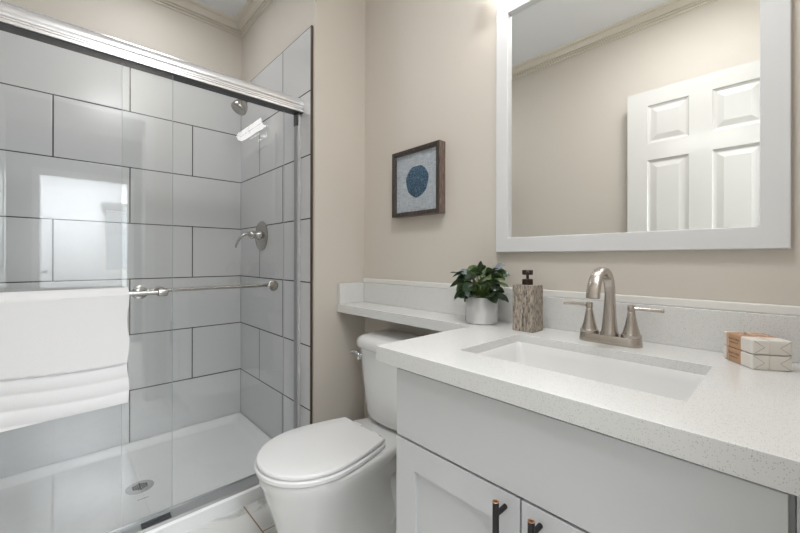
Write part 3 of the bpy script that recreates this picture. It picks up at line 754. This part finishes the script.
def sz(i):
    base = [(0.0215, 0.0215), (0.0215, 0.0215), (0.0190, 0.0185), (0.0158, 0.0148), (0.0135, 0.0125)]
    if i < 5: return base[i]
    t = (i - 5)/22; return (0.0125 + 0.0035*t, 0.0115 - 0.0030*t)
sweep(bm, path, [sz(i) for i in range(len(path))], 24, ref=Vector((0, 1, 0)), power=2.6)
obj('spout', bm, M['nickel'], fc, smooth=45)
for s in (-1, 1):
    x = FXc + s*0.051
    bm = bmesh.new(); lathe(bm, [(0.0235, 0.0), (0.0235, 0.007), (0.0205, 0.0085), (0.0145, 0.03), (0.0100, 0.055), (0.0088, 0.064), (0.0080, 0.065), (0.0080, 0.067), (0.0090, 0.068), (0.0090, 0.080), (0.008, 0.082), (0.001, 0.082)], (x, FYc, 0.908), n=32)
    h = obj('handle_hub', bm, M['nickel'], fc, smooth=35)
    bm = bmesh.new(); sweep(bm, [(x + s*0.006, FYc, 0.983), (x + s*0.010, FYc, 0.983), (x + s*0.064, FYc, 0.983), (x + s*0.069, FYc, 0.983), (x + s*0.070, FYc, 0.983)], [0.0050, 0.0042, 0.0048, 0.0056, 0.0048], 18); obj('handle_lever', bm, M['nickel'], h, smooth=40)

# ---------------------------------------------------------------- mirror, sconce, picture
mi = empty('wall_mirror', (2.12, YV, 1.134)); tag(mi, 'large rectangular wall mirror with wide flat white frame above the sink', 'mirror')
a0, a1, b0, b1 = 1.750, 2.490, 1.134, 2.037; i0, i1, j0, j1 = 1.797, 2.441, 1.186, 1.989
bm = bmesh.new()
def fring(x0, x1, z0, z1, y): return [bm.verts.new(p) for p in ((x0, y, z0), (x1, y, z0), (x1, y, z1), (x0, y, z1))]
rg = [fring(a0, a1, b0, b1, YV - .0005), fring(a0, a1, b0, b1, 0.291), fring(a0 + .002, a1 - .002, b0 + .002, b1 - .002, 0.289), fring(i0 - .002, i1 + .002, j0 - .002, j1 + .002, 0.289), fring(i0, i1, j0, j1, 0.291), fring(i0, i1, j0, j1, YV - .0005)]
for i in range(5):
    for k in range(4): bm.faces.new((rg[i][k], rg[i][(k+1) % 4], rg[i+1][(k+1) % 4], rg[i+1][k]))
obj('mirror_frame', bm, M['mirrorframe'], mi)
obj('mirror_glass', BX(i0 + .0005, i1 - .0005, 0.3045, 0.3075, j0 + .0005, j1 - .0005), M['mirror'], mi)
sc = empty('vanity_sconce', (2.01, YV, 2.09)); tag(sc, 'lit frosted tube sconce with chrome caps mounted above the mirror', 'wall lamp')
SZ, SY = 2.108, 0.213
bm = bmesh.new(); sweep(bm, [(1.732, SY, SZ), (2.225, SY, SZ)], 0.033, 32); obj('lamp_tube', bm, M['lamp'], sc, smooth=40)
for x0, x1 in ((1.718, 1.7315), (2.2255, 2.239)):
    bm = bmesh.new(); sweep(bm, [(x0, SY, SZ), (x1, SY, SZ)], 0.0355, 32); obj('end_cap', bm, M['chrome'], sc, smooth=40)
bm = bmesh.new(); sweep(bm, [(1.974, SY, SZ), (1.983, SY, SZ)], 0.0345, 32); obj('tube_ring', bm, M['chrome'], sc, smooth=40)
bm = bmesh.new(); box(bm, 1.90, 2.06, YV - .018, YV - .0005, 2.046, 2.135); box(bm, 1.965, 1.991, SY + .028, YV - .018, 2.093, 2.117); box(bm, 1.88, 2.08, SY + .018, SY + .034, 2.052, 2.064); box(bm, 1.965, 1.991, SY + .030, YV - .018, 2.052, 2.064); obj('wall_plate', bm, M['chrome'], sc, bevel=0.002)

pf = empty('framed_picture', (1.33, YV, 1.305)); tag(pf, 'square dark wood shadow box with a round blue textured disc on pale linen', 'picture')
p0, p1, q0, q1 = 1.202, 1.494, 1.303, 1.604; PY = 0.266
bm = bmesh.new(); w = 0.019
rg = [fring(p0, p1, q0, q1, YV - .0005), fring(p0, p1, q0, q1, PY + .004), fring(p0 + .002, p1 - .002, q0 + .002, q1 - .002, PY), fring(p0 + w - .003, p1 - w + .003, q0 + w - .003, q1 - w + .003, PY + .001), fring(p0 + w, p1 - w, q0 + w, q1 - w, PY + .005), fring(p0 + w, p1 - w, q0 + w, q1 - w, YV - .0005)]
for i in range(5):
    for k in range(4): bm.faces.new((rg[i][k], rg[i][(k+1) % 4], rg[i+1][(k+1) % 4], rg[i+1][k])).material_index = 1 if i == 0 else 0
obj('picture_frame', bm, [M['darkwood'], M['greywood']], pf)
obj('linen_backing', BX(p0 + w + .0005, p1 - w - .0005, 0.282, 0.288, q0 + w + .0005, q1 - w - .0005), M['linen'], pf)
bm = bmesh.new(); n = 48; random.seed(3)
rgs = []
for rad, y in ((1.0, 0.2819), (1.0, 0.2795), (0.93, 0.278), (0.5, 0.2775)):
    rgs.append([bm.verts.new((1.354 + 0.068*rad*(1 + 0.03*math.sin(3*a) + .02*math.sin(7*a))*math.cos(a), y, 1.456 + 0.070*rad*(1 + 0.03*math.sin(3*a) + .02*math.sin(7*a))*math.sin(a))) for a in [2*math.pi*k/n for k in range(n)]])
loft(rgs); obj('blue_disc', bm, M['bluedisc'], pf, smooth=40)
obj('picture_glass', BX(p0 + w + .0005, p1 - w - .0005, 0.2695, 0.2705, q0 + w + .0005, q1 - w - .0005), M['pictureglass'], pf)

# ---------------------------------------------------------------- potted plant
PXc, PYc = 1.742, 0.213
pl = empty('potted_plant', (PXc, PYc, ZT)); tag(pl, 'small leafy green plant in a matte white round pot on the counter shelf', 'potted plant')
bm = bmesh.new(); lathe(bm, [(0.050, 0.0004), (0.0535, 0.003), (0.0548, 0.02), (0.0555, 0.09), (0.0545, 0.092), (0.0515, 0.092), (0.0505, 0.088), (0.050, 0.074), (0.001, 0.074)], (PXc, PYc, ZT), n=48); obj('pot', bm, M['pot'], pl, smooth=40)
bm = bmesh.new(); lathe(bm, [(0.0498, 0.0742), (0.0498, 0.080), (0.03, 0.084), (0.001, 0.085)], (PXc, PYc, ZT), n=32); obj('soil', bm, M['soil'], pl, smooth=60)
random.seed(11)
def leaf(bm, base, dirv, length, width, droop, roll_, mi=0):
    d = Vector(dirv).normalized(); side = d.cross(Vector((0, 0, 1)))
    if side.length < 0.1: side = Vector((1, 0, 0))
    side.normalize(); nrm = side.cross(d).normalized()
    q = Matrix.Rotation(roll_, 3, d); side = q @ side; nrm = q @ nrm
    rows = []; n = 9
    for i in range(n+1):
        t = i/n
        w_ = width*0.5*(math.sin(math.pi*min(1, t**0.85))**0.72 if 0 < t < 1 else 0) + 0.0004
        c = base + d*length*t + Vector((0, 0, -1))*droop*length*t*t
        fold = 0.30*w_; wave = 0.0012*math.sin(t*9 + roll_*3)
        rows.append([bm.verts.new(c - side*w_ + nrm*(fold + wave)), bm.verts.new(c - side*w_*0.5 + nrm*fold*0.62), bm.verts.new(c), bm.verts.new(c + side*w_*0.5 + nrm*fold*0.62), bm.verts.new(c + side*w_ + nrm*(fold - wave))])
    for i in range(n):
        for k in range(4): bm.faces.new((rows[i][k], rows[i][k+1], rows[i+1][k+1], rows[i+1][k])).material_index = mi
fo = bmesh.new(); stm = bmesh.new()
specs = []
for k in range(78):
    a = random.uniform(0, 2*math.pi); lay = random.random()
    r0 = 0.018 + 0.050*random.random()**0.7; h = 0.105 + 0.075*lay
    if lay < 0.35: r0 = 0.035 + 0.028*random.random(); h = 0.094 + 0.03*random.random()
    el = random.uniform(-0.35, 0.35) + (0.25 if h > 0.16 else -0.15)
    specs.append((a, r0, h, el, random.uniform(0.036, 0.056), random.uniform(0.030, 0.042), random.uniform(0.05, 0.45), random.uniform(-1.1, 1.1)))
for a, r0, h, el, L, w_, dr_, ro in specs:
    b_ = Vector((PXc + math.cos(a)*r0, min(PYc + math.sin(a)*r0, 0.262), ZT + h))
    dv = Vector((math.cos(a + random.uniform(-.5, .5)), math.sin(a + random.uniform(-.5, .5)), el))
    if b_.y + dv.normalized().y*L > 0.284: dv.y = -abs(dv.y)*0.4
    leaf(fo, b_, dv, L, w_, dr_, ro)
    s0 = Vector((PXc + math.cos(a)*0.012, PYc + math.sin(a)*0.012, ZT + 0.078))
    sweep(stm, bez(s0, s0 + Vector((0, 0, 0.04)), b_ - Vector((0, 0, 0.02)), b_, 5), 0.0011, 6)
# long outer sprays reaching left and right in the photo
for (x, y, z), dv, L, w_ in (((1.690, 0.19, 1.055), (-1, -0.1, 0.15), 0.07, 0.022), ((1.70, 0.20, 1.045), (-0.9, 0.3, -0.05), 0.06, 0.02), ((1.79, 0.18, 1.04), (1, -0.2, 0.12), 0.075, 0.02), ((1.80, 0.20, 1.03), (1, -0.1, -0.1), 0.06, 0.024), ((1.79, 0.17, 1.055), (0.9, -0.3, 0.3), 0.06, 0.02), ((1.745, 0.20, 1.06), (0.1, -0.1, 1), 0.05, 0.02), ((1.70, 0.21, 1.055), (-0.4, 0, 0.9), 0.035, 0.02)):
    leaf(fo, Vector((x, y, z)), dv, L, w_, 0.12, 0.2)
    sweep(stm, bez((PXc, PYc, ZT + .078), (PXc, PYc, ZT + .12), Vector((x, y, z)) - Vector(dv).normalized()*.03, (x, y, z), 6), 0.0012, 6)
obj('foliage', fo, M['leaf'], pl, smooth=80)
for (x, y, z), dv, L, w_, ro in (((1.795, 0.21, 1.075), (1, -0.05, 0.45), 0.045, 0.032, 0.9), ((1.700, 0.150, 1.072), (0.9, -0.5, -0.25), 0.045, 0.022, 0.6), ((1.735, 0.128, 1.02), (0.5, -0.3, -0.9), 0.04, 0.022, 0.2)):
    bm = bmesh.new(); leaf(bm, Vector((x, y, z)), dv, L, w_, 0.1, ro)
    o = obj('pale_leaf', bm, M['paleleaf'], pl, smooth=80); o['label'] = 'pale silvery leaf'
for (x, y, z) in ((1.795, 0.21, 1.075), (1.700, 0.150, 1.072), (1.735, 0.128, 1.02)):
    sweep(stm, bez((PXc, PYc, ZT + .078), (PXc, PYc, ZT + .12), (x, y, z - .03), (x, y, z), 6), 0.0012, 6)
obj('stems', stm, M['stem'], pl, smooth=60)

# ---------------------------------------------------------------- soap dispenser
sd = empty('soap_dispenser', (1.92, 0.2025, ZT)); tag(sd, 'tall square streaked brown stone soap dispenser with dark pump beside the plant', 'soap dispenser')
obj('dispenser_body', BX(1.886, 1.955, 0.170, 0.236, ZT + .0004, 1.029), M['stone'], sd, bevel=0.0015)
bm = bmesh.new(); lathe(bm, [(0.0165, 0.0), (0.0165, 0.0165), (0.014, 0.018), (0.0045, 0.0185), (0.0045, 0.031), (0.0155, 0.0315), (0.0165, 0.033), (0.0165, 0.045), (0.015, 0.0465), (0.001, 0.0465)], (1.92, 0.203, 1.029), n=28)
sweep(bm, [(1.924, 0.195, 1.069), (1.937, 0.170, 1.069), (1.938, 0.168, 1.067)], [0.0052, 0.0045, 0.004], 12)
obj('pump', bm, M['bronze'], sd, smooth=40)

# ---------------------------------------------------------------- two wrapped soaps, one on the other
ang = math.atan2(0.232 - 0.158, 2.387 - 2.436)     # direction B -> A (long side)
LX, LYs, HZ = 0.096, 0.068, 0.0300
def soap(z, label):
    s = empty('wrapped_soap', (2.4385, 0.2095, z), ang); tag(s, label, 'soap', 'paper wrapped soaps on the counter')
    bm = bmesh.new(); box(bm, -LX/2, LX/2, -LYs/2, LYs/2, 0.0002, HZ); obj('paper_wrap', bm, M['paper'], s, local=True, bevel=0.003)
    bm = bmesh.new(); e = 0.0006
    xa, xb = -0.014, 0.036
    box(bm, xa, xb, -LYs/2 - e, LYs/2 + e, 0.0001, HZ + e); band = obj('kraft_band', bm, M['kraft'], s, local=True, bevel=0.003)
    # creases of the folded ends on the short faces
    xf = -LX/2
    for q in (-1, 1):
        bm = bmesh.new(); sweep(bm, [(xf, q*(LYs/2 - .003), .002), (xf, q*(LYs/2 - .021), HZ*.5), (xf, q*(LYs/2 - .003), HZ - .002)], 0.0005, 6)
        obj('paper_fold', bm, M['crease'], s, local=True)
    # lettering on the long band face that looks at the room (-side chosen below)
    fy = SIDE*(LYs/2 + e)
    rot = Matrix.Rotation(R(90), 4, 'X') if SIDE < 0 else Matrix.Rotation(R(180), 4, 'Z') @ Matrix.Rotation(R(90), 4, 'X')
    text('lettering', "GOAT'S MILK", 0.0062, M['ink'], band, Matrix.Translation((0.009, fy, HZ*0.64)) @ rot)
    text('lettering', "HANDMADE SOAP", 0.0032, M['ink'], band, Matrix.Translation((0.009, fy, HZ*0.38)) @ rot)
    return s
SIDE = 1
s1 = soap(ZT, 'lower of two paper wrapped soaps stacked on the counter near the sink')
s2 = soap(ZT + 0.0312, 'upper of two paper wrapped soaps, twine bow on top')
# twine round the stack belongs to the upper soap (it ties the bundle)
tw = bmesh.new(); top = HZ + 0.0010
def tl(p, r=0.0007): sweep(tw, p, r, 8)
zb = -0.0302
xk = 0.027; yk = 0.006
o_ = 0.0014
tl([(xk, -LYs/2 - o_, .0005), (xk, -LYs/2 - o_, top + .0006), (xk, LYs/2 + o_, top + .0006), (xk, LYs/2 + o_, .0005)])
tl([(-LX/2 - o_, yk, .0005), (-LX/2 - o_, yk, top + .0006), (LX/2 + o_, yk, top + .0006), (LX/2 + o_, yk, .0005)])
for s in (-1, 1):
    tl(smooth_pts([(xk - .01, yk, top + .001), (xk - .018, yk + s*.012, top + .005), (xk - .028, yk + s*.016, top + .002), (xk - .022, yk + s*.006, top + .001), (xk - .01, yk, top + .001)], 6), 0.0008)
    tl(smooth_pts([(xk - .01, yk, top + .001), (xk - .022, yk + s*.020, top + .0012), (xk - .035, yk + s*.022, top + .001)], 6), 0.0008)
obj('twine', tw, M['twine'], s2, local=True, smooth=60)
tw = bmesh.new()
tl([(xk, -LYs/2 - o_, HZ), (xk, -LYs/2 - o_, 0.001), (xk, LYs/2 + o_, 0.001), (xk, LYs/2 + o_, HZ)])
tl([(-LX/2 - o_, yk, HZ), (-LX/2 - o_, yk, 0.001), (LX/2 + o_, yk, 0.001), (LX/2 + o_, yk, HZ)])
obj('twine', tw, M['twine'], s1, local=True, smooth=60)
